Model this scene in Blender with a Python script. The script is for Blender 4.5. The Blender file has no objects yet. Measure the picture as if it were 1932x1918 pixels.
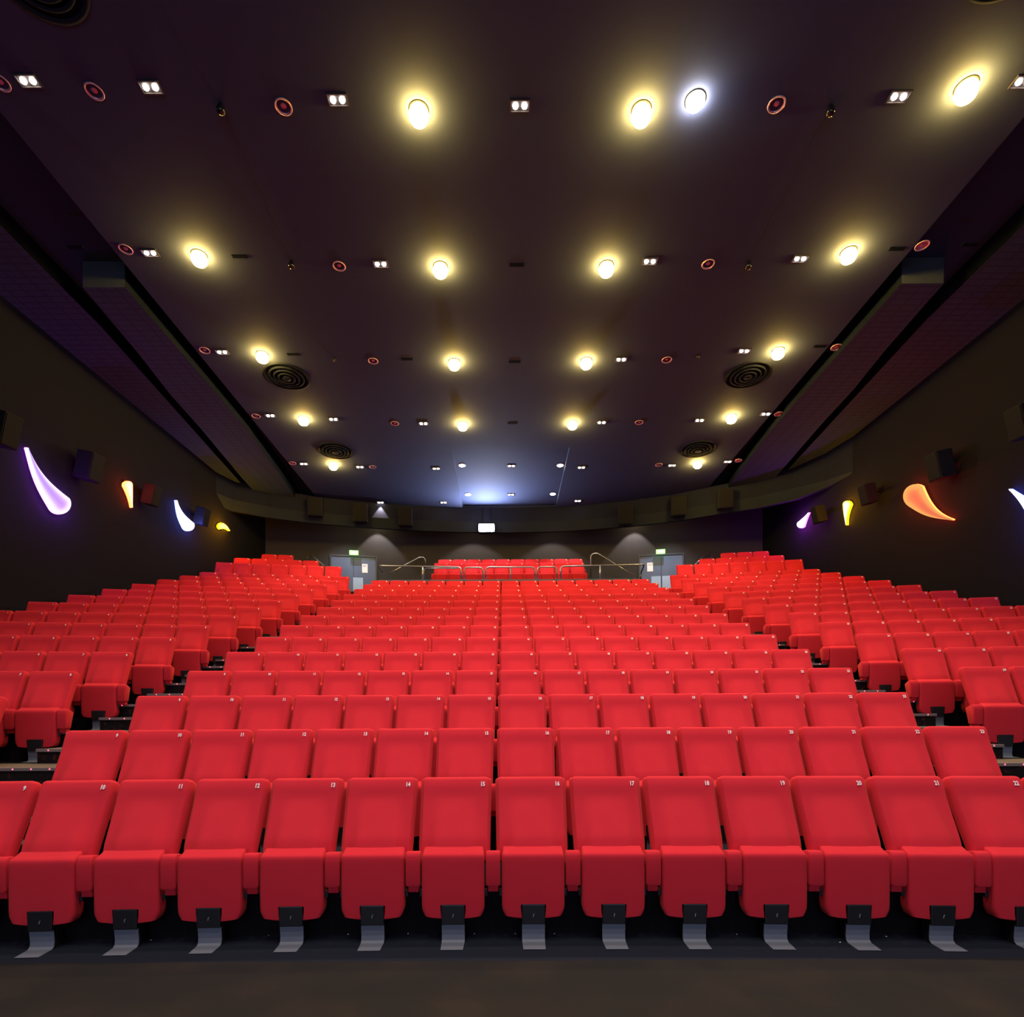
import bpy, bmesh, math, random
from mathutils import Matrix, Vector

random.seed(4)
S = bpy.context.scene
COL = S.collection
PI = math.pi
R = math.radians

# ------------------------------------------------------------------ camera
EYE = 1.6
FPX = 1089.0
PPX, PPY = 952.0, 1336.0          # where the level view axis meets the frame
ROLL = R(0.28)
cam = bpy.data.cameras.new('camera')
cam.sensor_width = 36.0
cam.lens = 36.0 * FPX / 1932.0
cam.shift_x = (966.0 - PPX) / 1932.0
cam.shift_y = (PPY - 959.0) / 1932.0
cam.clip_end = 100
camo = bpy.data.objects.new('camera', cam)
camo.matrix_world = Matrix.Translation((0, 0, EYE)) @ Matrix.Rotation(PI / 2, 4, 'X') @ Matrix.Rotation(-ROLL, 4, 'Z')
COL.objects.link(camo)
S.camera = camo

# ------------------------------------------------------------------ world and exposure
w = bpy.data.worlds.new('world')
S.world = w
w.use_nodes = True
w.node_tree.nodes['Background'].inputs[0].default_value = (0.5, 0.45, 0.6, 1)
w.node_tree.nodes['Background'].inputs[1].default_value = 0.004
S.view_settings.view_transform = 'Standard'
S.view_settings.look = 'None'
S.view_settings.gamma = 1.0
S.view_settings.use_curve_mapping = False
S.view_settings.exposure = 0.0
try:
    S.cycles.max_bounces = 6
    S.cycles.diffuse_bounces = 3
    S.cycles.sample_clamp_indirect = 3.0
    S.cycles.caustics_reflective = False
    S.cycles.caustics_refractive = False
except Exception:
    pass

# the unseen cinema screen's bluish glow, an area light strengthened as front fill
ld = bpy.data.lights.new('screen_light', 'AREA')
ld.shape = 'RECTANGLE'; ld.size = 14; ld.size_y = 5.5
ld.energy = 600; ld.color = (0.62, 0.68, 1.0)
lo = bpy.data.objects.new('screen_light', ld)
lo.location = (0, -9, 4.2); lo.rotation_euler = (R(90), 0, 0)
COL.objects.link(lo)

# lamps of the ceiling rows above and behind the camera
for y_ in (-0.4, 2.4, 5.1):
    for x_ in (-4.6, -1.4, 1.75, 5.0):
        l_ = bpy.data.lights.new('ceiling_lamp_light', 'SPOT')
        l_.energy = 290 if y_ > 0 else 430; l_.color = (1.0, 0.88, 0.78); l_.spot_size = R(120); l_.spot_blend = 0.9; l_.shadow_soft_size = 0.1
        o_ = bpy.data.objects.new('ceiling_lamp_light', l_); o_.location = (x_, y_, 9.91 - 0.032 * y_ - 0.15); COL.objects.link(o_)
P_WARM, P_TWIN = 310.0, 90.0       # watts of the round warm lamps and the twin lamps
C_WARM, C_TWIN = (1.0, 0.80, 0.55), (1.0, 0.86, 0.76)

# ------------------------------------------------------------------ helpers
def ray(px, py):
    dx, dy = px - PPX, PPY - py
    c, s = math.cos(ROLL), math.sin(ROLL)
    return Vector(((dx * c + dy * s) / FPX, 1.0, (-dx * s + dy * c) / FPX))

def at_depth(px, py, Y):
    r = ray(px, py)
    return Vector((r.x * Y, Y, EYE + r.z * Y))

CZ0, CSL = 9.91, 0.032
def ceil_z(y):
    return CZ0 - CSL * y

def on_ceiling(px, py, drop=0.0):
    r = ray(px, py)
    t = (CZ0 - drop - EYE) / (r.z + CSL)
    return Vector((r.x * t, t, EYE + r.z * t))

# side walls: x = a + b*y
WL = (-10.02, 0.037)
WR = (10.42, -0.021)
def on_wall(px, py, inset=0.0):
    r = ray(px, py)
    a, b = WL if r.x < 0 else WR
    a = a + inset if r.x < 0 else a - inset
    t = a / (r.x - b)
    return Vector((r.x * t, t, EYE + r.z * t))

def link(o, parent=None):
    COL.objects.link(o)
    if parent is not None:
        o.parent = parent
    return o

def tag(o, label=None, cat=None, group=None, kind=None):
    if label: o['label'] = label
    if cat: o['category'] = cat
    if group: o['group'] = group
    if kind: o['kind'] = kind
    return o

def thing(name, label, cat, loc=(0, 0, 0), rz=0.0, group=None):
    o = bpy.data.objects.new(name, None)
    o.empty_display_size = 0.1
    o.location = loc
    o.rotation_euler = (0, 0, rz)
    link(o)
    return tag(o, label, cat, group)

def mesh_of(name, bm, mat, smooth=False):
    bmesh.ops.recalc_face_normals(bm, faces=bm.faces)
    me = bpy.data.meshes.new(name)
    bm.to_mesh(me)
    bm.free()
    if smooth:
        me.polygons.foreach_set('use_smooth', [True] * len(me.polygons))
    mats = mat if isinstance(mat, (list, tuple)) else [mat]
    for m in mats:
        me.materials.append(m)
    return me

def obj(name, me, parent=None, loc=None, rot=None):
    o = bpy.data.objects.new(name, me)
    if loc is not None: o.location = loc
    if rot is not None: o.rotation_euler = rot
    return link(o, parent)

def struct(name, me):
    return tag(obj(name, me), kind='structure')

def box(bm, x0, x1, y0, y1, z0, z1, bev=0.0, M=None, mi=0):
    vs = [bm.verts.new((x, y, z)) for x in (x0, x1) for y in (y0, y1) for z in (z0, z1)]
    f = []
    for q in ((0, 1, 3, 2), (4, 6, 7, 5), (0, 4, 5, 1), (2, 3, 7, 6), (0, 2, 6, 4), (1, 5, 7, 3)):
        fc = bm.faces.new([vs[i] for i in q]); fc.material_index = mi
        f.append(fc)
    if bev > 0:
        es = list({e for fc in f for e in fc.edges})
        r = bmesh.ops.bevel(bm, geom=es, offset=bev, segments=2, affect='EDGES', profile=0.6)
        vs = [v for v in vs if v.is_valid] + [v for v in r['verts']]
    if M is not None:
        for v in set(vs):
            v.co = M @ v.co

def tube(bm, pts, r, seg=8, caps=True):
    pts = [Vector(p) for p in pts]
    rings = []
    up = None
    for i, p in enumerate(pts):
        a = pts[max(i - 1, 0)]; b = pts[min(i + 1, len(pts) - 1)]
        t = (b - a).normalized()
        if up is None:
            up = Vector((0, 0, 1)) if abs(t.z) < 0.9 else Vector((0, 1, 0))
        n = t.cross(up).normalized()
        up = n.cross(t).normalized()
        rings.append([bm.verts.new(p + r * (math.cos(2 * PI * k / seg) * n + math.sin(2 * PI * k / seg) * up)) for k in range(seg)])
    for a, b in zip(rings, rings[1:]):
        for k in range(seg):
            bm.faces.new((a[k], a[(k + 1) % seg], b[(k + 1) % seg], b[k]))
    if caps:
        bm.faces.new(rings[0]); bm.faces.new(rings[-1][::-1])

def rounded(pts, rad, n=5):
    pts = [Vector(p) for p in pts]
    out = [pts[0]]
    for i in range(1, len(pts) - 1):
        p, a, b = pts[i], pts[i - 1], pts[i + 1]
        da, db = (a - p), (b - p)
        k = min(rad, da.length * 0.49, db.length * 0.49)
        s, e = p + da.normalized() * k, p + db.normalized() * k
        for j in range(n + 1):
            t = j / n
            out.append((1 - t) ** 2 * s + 2 * t * (1 - t) * p + t * t * e)
    out.append(pts[-1])
    return out

def lathe(bm, prof, seg=24, mi=0):
    rings = []
    for r, z in prof:
        if r < 1e-6:
            rings.append([bm.verts.new((0, 0, z))])
        else:
            rings.append([bm.verts.new((r * math.cos(2 * PI * k / seg), r * math.sin(2 * PI * k / seg), z)) for k in range(seg)])
    for a, b in zip(rings, rings[1:]):
        for k in range(seg):
            k2 = (k + 1) % seg
            if len(a) == 1 and len(b) == 1: continue
            if len(a) == 1: f = bm.faces.new((a[0], b[k2], b[k]))
            elif len(b) == 1: f = bm.faces.new((a[k], a[k2], b[0]))
            else: f = bm.faces.new((a[k], a[k2], b[k2], b[k]))
            f.material_index = mi

# ------------------------------------------------------------------ materials
def mat(name, col, rough=0.6, metal=0.0, spec=0.5, sheen=None, noise=None, bump=None):
    m = bpy.data.materials.new(name)
    m.use_nodes = True
    nt = m.node_tree
    b = nt.nodes['Principled BSDF']
    b.inputs['Base Color'].default_value = (*col, 1)
    b.inputs['Roughness'].default_value = rough
    b.inputs['Metallic'].default_value = metal
    b.inputs['Specular IOR Level'].default_value = spec
    if sheen:
        b.inputs['Sheen Weight'].default_value = sheen[0]
        b.inputs['Sheen Roughness'].default_value = sheen[1]
        b.inputs['Sheen Tint'].default_value = (*sheen[2], 1)
    tc = nt.nodes.new('ShaderNodeTexCoord')
    if noise:                       # (scale, second colour, detail, low, high)
        n = nt.nodes.new('ShaderNodeTexNoise')
        n.inputs['Scale'].default_value = noise[0]
        n.inputs['Detail'].default_value = noise[2]
        r = nt.nodes.new('ShaderNodeValToRGB')
        r.color_ramp.elements[0].position = noise[3]
        r.color_ramp.elements[1].position = noise[4]
        r.color_ramp.elements[0].color = (*col, 1)
        r.color_ramp.elements[1].color = (*noise[1], 1)
        nt.links.new(tc.outputs['Object'], n.inputs['Vector'])
        nt.links.new(n.outputs['Fac'], r.inputs['Fac'])
        nt.links.new(r.outputs['Color'], b.inputs['Base Color'])
    if bump:                        # (scale, strength, distance)
        n2 = nt.nodes.new('ShaderNodeTexNoise')
        n2.inputs['Scale'].default_value = bump[0]
        n2.inputs['Detail'].default_value = 2
        bp = nt.nodes.new('ShaderNodeBump')
        bp.inputs['Strength'].default_value = bump[1]
        bp.inputs['Distance'].default_value = bump[2]
        nt.links.new(tc.outputs['Object'], n2.inputs['Vector'])
        nt.links.new(n2.outputs['Fac'], bp.inputs['Height'])
        nt.links.new(bp.outputs['Normal'], b.inputs['Normal'])
    return m

def emis(name, col, strength, attr=None):
    m = bpy.data.materials.new(name)
    m.use_nodes = True
    nt = m.node_tree
    b = nt.nodes['Principled BSDF']
    b.inputs['Base Color'].default_value = (0.02, 0.02, 0.02, 1)
    b.inputs['Roughness'].default_value = 1.0
    b.inputs['Specular IOR Level'].default_value = 0.0
    b.inputs['Emission Color'].default_value = (*col, 1)
    b.inputs['Emission Strength'].default_value = strength
    if attr:
        a = nt.nodes.new('ShaderNodeVertexColor')
        a.layer_name = attr
        nt.links.new(a.outputs['Color'], b.inputs['Emission Color'])
    return m

M_RED = mat('red_seat_fabric', (0.59, 0.021, 0.036), 0.92, spec=0.1, sheen=(0.12, 0.5, (1.0, 0.40, 0.20)),
            noise=(3.0, (0.64, 0.024, 0.040), 3, 0.35, 0.7))
M_BLACKPL = mat('black_plastic_cover', (0.006, 0.006, 0.007), 0.45)
M_LEG = mat('painted_grey_steel', (0.14, 0.15, 0.18), 0.6, 0.0)
M_POST = mat('black_painted_post', (0.008, 0.008, 0.009), 0.6)
M_WHITE = mat('white_printed_number', (0.85, 0.78, 0.76), 0.7)
M_EMB = mat('grey_emblem', (0.25, 0.25, 0.27), 0.4)
M_VINYL = mat('brown_vinyl_floor', (0.0095, 0.0085, 0.0095), 0.75, spec=0.2, noise=(2.2, (0.021, 0.0145, 0.0125), 8, 0.45, 0.75), bump=(60, 0.15, 0.002))
M_NAVY = mat('dark_blue_floor', (0.008, 0.010, 0.020), 0.9, spec=0.2)
M_TERR = mat('dark_carpet', (0.009, 0.007, 0.008), 1.0, spec=0.03)
M_STEP = mat('speckled_step_carpet', (0.014, 0.011, 0.011), 1.0, spec=0.05, noise=(16, (0.085, 0.02, 0.014), 6, 0.56, 0.72))
M_TREAD = mat('tan_tread', (0.13, 0.095, 0.065), 0.9)
M_WALL = mat('black_wall', (0.0050, 0.0050, 0.0105), 0.9, spec=0.15, noise=(0.7, (0.0060, 0.0058, 0.0112), 3, 0.3, 0.7))
M_REAR = mat('dark_grey_rear_wall', (0.030, 0.028, 0.032), 0.85)
M_CEIL = mat('plum_brown_ceiling', (0.042, 0.054, 0.108), 0.85, spec=0.1, noise=(0.35, (0.046, 0.059, 0.118), 4, 0.3, 0.7))
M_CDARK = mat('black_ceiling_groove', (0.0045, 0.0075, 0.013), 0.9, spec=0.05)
M_FASC = mat('dark_fascia', (0.010, 0.012, 0.024), 0.85, spec=0.15)
M_DARK = mat('black_metal', (0.005, 0.005, 0.007), 0.8, spec=0.2)
M_SPK = mat('speaker_cabinet', (0.011, 0.010, 0.014), 0.8, spec=0.2)
M_CHROME = mat('brushed_steel', (0.36, 0.37, 0.39), 0.36, 1.0)
M_BLUE = mat('grey_blue_paint', (0.07, 0.11, 0.22), 0.5)  # blue paint, deepened to carry the bluish rear light
M_FRAMEB = mat('dark_blue_frame', (0.03, 0.04, 0.065), 0.5)
M_PLATE = mat('blue_tinted_plate_steel', (0.33, 0.46, 0.72), 0.5, 0.0)  # bluish rear light tinted into the steel's colour
M_PAPER = mat('white_paper', (0.80, 0.84, 0.92), 0.8)
M_INK = mat('grey_print', (0.25, 0.25, 0.28), 0.8)
M_GLASSY = mat('painted_pink_reflection', (0.62, 0.24, 0.30), 0.3, 0.2)  # pink reflection in the glass, painted as base colour
M_RIM = mat('pale_pink_rim', (0.75, 0.45, 0.5), 0.3, 0.4)
M_REDMARK = mat('red_print', (0.45, 0.01, 0.02), 0.8)
E_WARM = emis('warm_lamp_glow', (1.0, 0.62, 0.115), 250)
E_WARMS = emis('small_warm_lamp_glow', (1.0, 0.80, 0.42), 60)
E_TWIN = emis('twin_lamp_glow', (1.0, 0.86, 0.74), 45)
E_STAR = emis('white_spot_glow', (1.0, 0.86, 0.66), 190)
E_PROJ = emis('projector_glow', (0.72, 0.84, 1.0), 60)
E_LED = emis('red_step_diode', (1.0, 0.08, 0.12), 5)
E_GREEN = emis('green_exit_glow', (0.36, 0.98, 0.20), 2.6)
E_GREENW = emis('white_exit_glow', (0.85, 1.0, 0.85), 3.0)

# ceiling panels: fine perforated tiles
def tiled(name, c1, c2, sx):
    m = mat(name, c1, 0.85)
    nt = m.node_tree
    b = nt.nodes['Principled BSDF']
    tc = nt.nodes.new('ShaderNodeTexCoord')
    br = nt.nodes.new('ShaderNodeTexBrick')
    br.inputs['Color1'].default_value = (*c1, 1)
    br.inputs['Color2'].default_value = (*c1, 1)
    br.inputs['Mortar'].default_value = (*c2, 1)
    br.inputs['Scale'].default_value = sx
    br.inputs['Mortar Size'].default_value = 0.03
    br.offset = 0.0
    nt.links.new(tc.outputs['Object'], br.inputs['Vector'])
    nt.links.new(br.outputs['Color'], b.inputs['Base Color'])
    return m
M_TILE = tiled('perforated_ceiling_tile', (0.028, 0.066, 0.085), (0.017, 0.040, 0.052), 1.6)

# ------------------------------------------------------------------ hall layout
CX = 0.18                      # the hall's centre line
RISE, GO = 0.334, 0.9985
def floor_n(n): return RISE * (n - 1)

def bow(x):
    """how far a row comes forward at x"""
    d = abs(x - CX)
    if d <= 4.6: return -d * d / 120.0
    b = -4.6 * 4.6 / 120.0
    if d <= 5.45: return b
    return b - math.tan(R(10)) * (d - 5.45)

def edge_y(n, x): return 2.12 + n + bow(x)

XS = [-10.1, -9.0, -7.8, -6.6, -5.9, -5.27, -4.42, -3.6, -2.6, -1.5, -0.4, 0.76, 1.86, 2.96, 3.96, 4.78, 5.63, 6.4, 7.4, 8.6, 9.6, 10.5]

# floor
bm = bmesh.new()
box(bm, -14, 14, -12, 3.66, -0.2, 0.0)
struct('floor', mesh_of('floor', bm, M_VINYL))
bm = bmesh.new()
box(bm, -11, 11, 3.66, 4.2, -0.2, 0.0)
struct('floor_front_row', mesh_of('floor_front_row', bm, M_NAVY))

# terraces: top surfaces and risers of each row
def terrace(bm, n, xs, ztop, zbot, y0f, y1f, mi=0):
    a = [bm.verts.new((x, y0f(x), zbot)) for x in xs]
    b = [bm.verts.new((x, y0f(x), ztop)) for x in xs]
    c = [bm.verts.new((x, y1f(x), ztop)) for x in xs]
    for i in range(len(xs) - 1):
        bm.faces.new((a[i], a[i + 1], b[i + 1], b[i])).material_index = mi
        bm.faces.new((b[i], b[i + 1], c[i + 1], c[i])).material_index = mi
bm = bmesh.new()
for n in range(2, 16):
    last = n == 15
    terrace(bm, n, XS, floor_n(n), floor_n(n - 1) - 0.02, lambda x: edge_y(n, x), lambda x: edge_y(n + 1, x) + (0.9 if last else 0.02))
struct('floor_terrace', mesh_of('floor_terrace', bm, M_TERR))

# aisle steps: a full tread and a half-height block per row, both aisles
AISLE = {'left': (-5.22, -3.99), 'right': (4.38, 5.56)}
for side, (x0, x1) in AISLE.items():
    bm = bmesh.new()
    for n in range(2, 18):
        y = edge_y(n, (x0 + x1) / 2)
        zf = floor_n(n)
        ext = 0.7 if n < 5 else 0.15
        xa, xb = (x0 - ext, x1) if side == 'left' else (x0, x1 + ext)
        zb = floor_n(n - 1)
        # riser skin
        box(bm, xa, xb, y - 0.012, y + 0.02, zb - 0.01, zf - 0.002, mi=0)
        # tread skin
        box(bm, xa, xb, y - 0.012, y + 0.52, zf - 0.002, zf + 0.008, mi=1)
        # half step
        xh0, xh1 = (x0, x1) if side == 'left' else (x0, x1)
        box(bm, xh0, xh1, y + 0.5, y + 1.0, zf, zf + RISE / 2 - 0.01, mi=0)
        box(bm, xh0, xh1, y + 0.49, y + 1.0, zf + RISE / 2 - 0.01, zf + RISE / 2, mi=1)
    struct('floor_steps_' + side, mesh_of('floor_steps_' + side, bm, [M_STEP, M_TREAD]))

# upper tier: landings in front of the doors, centre platform, side stands
def rear_y(x):
    d = abs(x - CX)
    if d <= 4.9: return 23.3 - d * d / 120.0
    return 23.1 - math.tan(R(10.5)) * (d - 4.9)

for side, (x0, x1) in AISLE.items():
    bm = bmesh.new()
    if side == 'left': xa, xb = -10.1, x1 - 0.1
    else: xa, xb = x0 + 0.1, 10.5
    box(bm, xa, xb, 20.05, 23.4, 5.0, 5.68)
    struct('floor_landing_' + side, mesh_of('floor_landing_' + side, bm, M_TERR))
for side, segs in {'left': ((-10.0, -5.4, 17.7, 5.15), (-10.0, -6.3, 18.75, 5.60), (-10.0, -7.45, 19.75, 6.05)),
                   'right': ((5.7, 10.4, 17.7, 5.15), (6.7, 10.4, 18.75, 5.60), (7.8, 10.4, 19.75, 6.05))}.items():
    bm = bmesh.new()
    for i, (xa, xb, y, z) in enumerate(segs):
        xs = [xa + (xb - xa) * k / 4 for k in range(5)]
        nx = (segs[i + 1][2] if i < 2 else 22.6)
        f0 = lambda x, y=y: y + 0.35 + bow(x)
        f1 = lambda x, nx=nx: nx + 0.4 + bow(x)
        terrace(bm, i, xs, z, z - 0.9, f0, f1)
        e = xb if side == 'left' else xa
        v = [bm.verts.new(q) for q in ((e, f0(e), z - 0.9), (e, f0(e), z), (e, f1(e), z), (e, f1(e), z - 0.9))]
        bm.faces.new(v)
    struct('floor_stand_' + side, mesh_of('floor_stand_' + side, bm, M_TERR))
PLATZ = 5.85
bm = bmesh.new()
box(bm, -4.12, 4.42, 19.12, 23.2, 4.2, PLATZ - 0.06)
struct('floor_platform', mesh_of('floor_platform', bm, M_TERR))
bm = bmesh.new()
box(bm, -4.14, 4.5, 19.06, 19.36, PLATZ - 0.07, PLATZ + 0.01, 0.01)
struct('trim_1', mesh_of('trim_1', bm, M_BLUE))
bm = bmesh.new()
box(bm, -2.9, 3.25, 21.25, 23.2, PLATZ - 0.06, 6.18)
struct('floor_platform_upper', mesh_of('floor_platform_upper', bm, M_TERR))

# side walls, rear wall, front
bm = bmesh.new()
def quad(bm, pts, mi=0):
    f = bm.faces.new([bm.verts.new(p) for p in pts]); f.material_index = mi
    return f
for nm_, (wa, wb), sg in (('wall_left', WL, -1), ('wall_right', WR, 1)):
    bm = bmesh.new()
    v = [bm.verts.new((wa + wb * y + (sg * 0.2 if o_ else 0), y, z_)) for o_ in (0, 1) for y in (-12, 23.2) for z_ in (-0.2, 10.3)]
    for q in ((0, 1, 3, 2), (4, 6, 7, 5), (0, 4, 5, 1), (2, 3, 7, 6), (0, 2, 6, 4), (1, 5, 7, 3)):
        bm.faces.new([v[i] for i in q])
    struct(nm_, mesh_of(nm_, bm, M_WALL))
bm = bmesh.new()
xs = [-9.9, -8.6, -7.4, -6.2, -5.1, -4.7, -3.6, -2.4, -1.2, 0.18, 1.5, 2.7, 3.9, 5.08, 5.5, 6.6, 7.8, 9.0, 10.3]
a = [bm.verts.new((x, rear_y(x), 4.0)) for x in xs]
b = [bm.verts.new((x, rear_y(x), 10.2)) for x in xs]
c = [bm.verts.new((x, rear_y(x) + 0.2, 4.0)) for x in xs]
d = [bm.verts.new((x, rear_y(x) + 0.2, 10.2)) for x in xs]
for i in range(len(xs) - 1):
    bm.faces.new((a[i], a[i + 1], b[i + 1], b[i]))
    bm.faces.new((c[i], c[i + 1], d[i + 1], d[i]))
struct('wall_back', mesh_of('wall_back', bm, M_REAR))
bm = bmesh.new()
box(bm, -14, 14, -12.4, -12.2, -0.2, 10.5)
struct('wall_front', mesh_of('wall_front', bm, M_WALL))

# ceiling: main field with a raised bay in the middle of the rear
BAY = (-1.55, 1.98, 17.2, 21.95)
YF = -12.0
def cstrip(bm, xa0, xb0, ya, xa1, xb1, yb, dz=0.0, mi=0):
    quad(bm, [(xa0, ya, ceil_z(ya) + dz), (xb0, ya, ceil_z(ya) + dz), (xb1, yb, ceil_z(yb) + dz), (xa1, yb, ceil_z(yb) + dz)], mi)
bm = bmesh.new()
YR = 23.6
XM0, XM1 = -6.75, 7.15
cstrip(bm, XM0, XM1, YF, XM0, XM1, BAY[2])
cstrip(bm, XM0, BAY[0], BAY[2], XM0, BAY[0], YR)
cstrip(bm, BAY[1], XM1, BAY[2], BAY[1], XM1, YR)
cstrip(bm, BAY[0], BAY[1], BAY[3], BAY[0], BAY[1], YR)
cstrip(bm, BAY[0], BAY[1], BAY[2], BAY[0], BAY[1], BAY[3], 0.12)
z = ceil_z
for xx in BAY[:2]:
    quad(bm, [(xx, BAY[2], z(BAY[2])), (xx, BAY[3], z(BAY[3])), (xx, BAY[3], z(BAY[3]) + 0.12), (xx, BAY[2], z(BAY[2]) + 0.12)])
for yy in BAY[2:]:
    quad(bm, [(BAY[0], yy, z(yy)), (BAY[1], yy, z(yy)), (BAY[1], yy, z(yy) + 0.12), (BAY[0], yy, z(yy) + 0.12)])
# lid above everything
quad(bm, [(-15, -13, 10.6), (15, -13, 10.6), (15, 24, 10.6), (-15, 24, 10.6)])
struct('ceiling', mesh_of('ceiling', bm, M_CEIL))

# grooves beside the main field, a dropped band and the outer tiled field
for sgn, side in ((-1, 'left'), (1, 'right')):
    c0 = 0.2
    def X(d): return c0 + sgn * d
    bm = bmesh.new()
    g = 0.35
    # groove lid
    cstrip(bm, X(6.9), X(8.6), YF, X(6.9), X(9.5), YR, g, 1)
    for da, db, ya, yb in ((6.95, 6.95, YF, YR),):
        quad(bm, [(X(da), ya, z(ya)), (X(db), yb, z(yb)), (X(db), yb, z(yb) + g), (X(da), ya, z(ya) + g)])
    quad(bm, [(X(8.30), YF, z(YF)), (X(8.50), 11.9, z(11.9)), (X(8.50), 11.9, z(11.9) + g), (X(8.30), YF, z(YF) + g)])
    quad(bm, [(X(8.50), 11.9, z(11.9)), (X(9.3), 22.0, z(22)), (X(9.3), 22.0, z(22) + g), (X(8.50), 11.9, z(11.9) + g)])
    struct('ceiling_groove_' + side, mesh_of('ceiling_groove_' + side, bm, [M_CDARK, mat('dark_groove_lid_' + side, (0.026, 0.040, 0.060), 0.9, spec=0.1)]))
    bm = bmesh.new()
    w0, w1 = abs((WL if sgn < 0 else WR)[0] - c0) + 0.5, abs((WL if sgn < 0 else WR)[0] - c0) + 0.4
    cstrip(bm, X(8.30), X(w0), YF, X(8.50), X(w0), 11.9, 0)
    cstrip(bm, X(8.50), X(w0), 11.9, X(9.3), X(w1), 22, 0)
    struct('ceiling_side_' + side, mesh_of('ceiling_side_' + side, bm, M_TILE))
    # dropped band with a flat front end
    bm = bmesh.new()
    ys = [10.7, 12.6, 14.1, 15.7, 18.5, 21.6]
    di = [7.2, 7.2, 7.2, 7.22, 7.4, 7.7]
    do = [7.98, 8.15, 8.35, 8.45, 8.72, 8.95]
    lo_, hi_ = [], []
    for yy, a_, b_ in zip(ys, di, do):
        lo_.append((bm.verts.new((X(a_), yy, z(yy) - 0.13)), bm.verts.new((X(b_), yy, z(yy) - 0.13))))
        hi_.append((bm.verts.new((X(a_), yy, z(yy) + g)), bm.verts.new((X(b_), yy, z(yy) + g))))
    for i in range(len(ys) - 1):
        bm.faces.new((lo_[i][0], lo_[i][1], lo_[i + 1][1], lo_[i + 1][0]))
        bm.faces.new((lo_[i][0], lo_[i + 1][0], hi_[i + 1][0], hi_[i][0])).material_index = 2
        bm.faces.new((lo_[i][1], lo_[i + 1][1], hi_[i + 1][1], hi_[i][1])).material_index = 2
    f = bm.faces.new((lo_[0][0], lo_[0][1], hi_[0][1], hi_[0][0])); f.material_index = 1
    struct('ceiling_band_' + side, mesh_of('ceiling_band_' + side, bm, [M_TILE, mat('grey_band_end_' + side, (0.045, 0.055, 0.07), 0.8), M_CDARK]))

# fascia: bowed upstand under the rear edge of the ceiling
FB = [(-9.95, 16.4), (-9.82, 17.08), (-9.6, 18.39), (-9.2, 19.55), (-8.27, 20.24), (-6.86, 20.9), (-4.96, 21.43), (-3.2, 21.8), (-1.7, 22.0), (0.2, 22.1),
      (2.0, 22.0), (3.4, 21.75), (4.79, 21.38), (6.18, 20.85), (7.53, 20.1), (8.64, 19.5), (9.5, 18.7), (9.92, 17.7), (10.1, 16.6)]
bm = bmesh.new()
rows = []
for x, y in FB:
    nx = 0.05 if x < 0 else -0.05
    d = Vector((x - 0.2, y - 14.0, 0)).normalized()
    near = min(1.0, max(0.0, (y - 16.3) / 2.5))
    p0 = Vector((x, y, 8.33))
    p1 = Vector((x, y, 8.33)) - d * 0.16 * near + Vector((0, 0, 0.34 * near))
    p2 = Vector((p1.x, p1.y, ceil_z(y) + 0.02))
    p3 = p0 + d * 0.12
    p4 = Vector((p3.x, p3.y, ceil_z(y) + 0.02))
    rows.append([bm.verts.new(p) for p in (p2, p1, p0, p3, p4)])
for a, b in zip(rows, rows[1:]):
    for k in range(4):
        bm.faces.new((a[k], a[k + 1], b[k + 1], b[k])).material_index = 1 if k == 1 else 0
struct('trim_2', mesh_of('trim_2', bm, [M_FASC, mat('lightened_fascia_bevel', (0.018, 0.024, 0.034), 0.9, spec=0.1)]))  # bevel colour lightened to show the wall lamps' glow

def fascia_y(x):
    for (xa, ya), (xb, yb) in zip(FB, FB[1:]):
        if xa <= x <= xb:
            return ya + (yb - ya) * (x - xa) / (xb - xa)
    return 17.0

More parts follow.
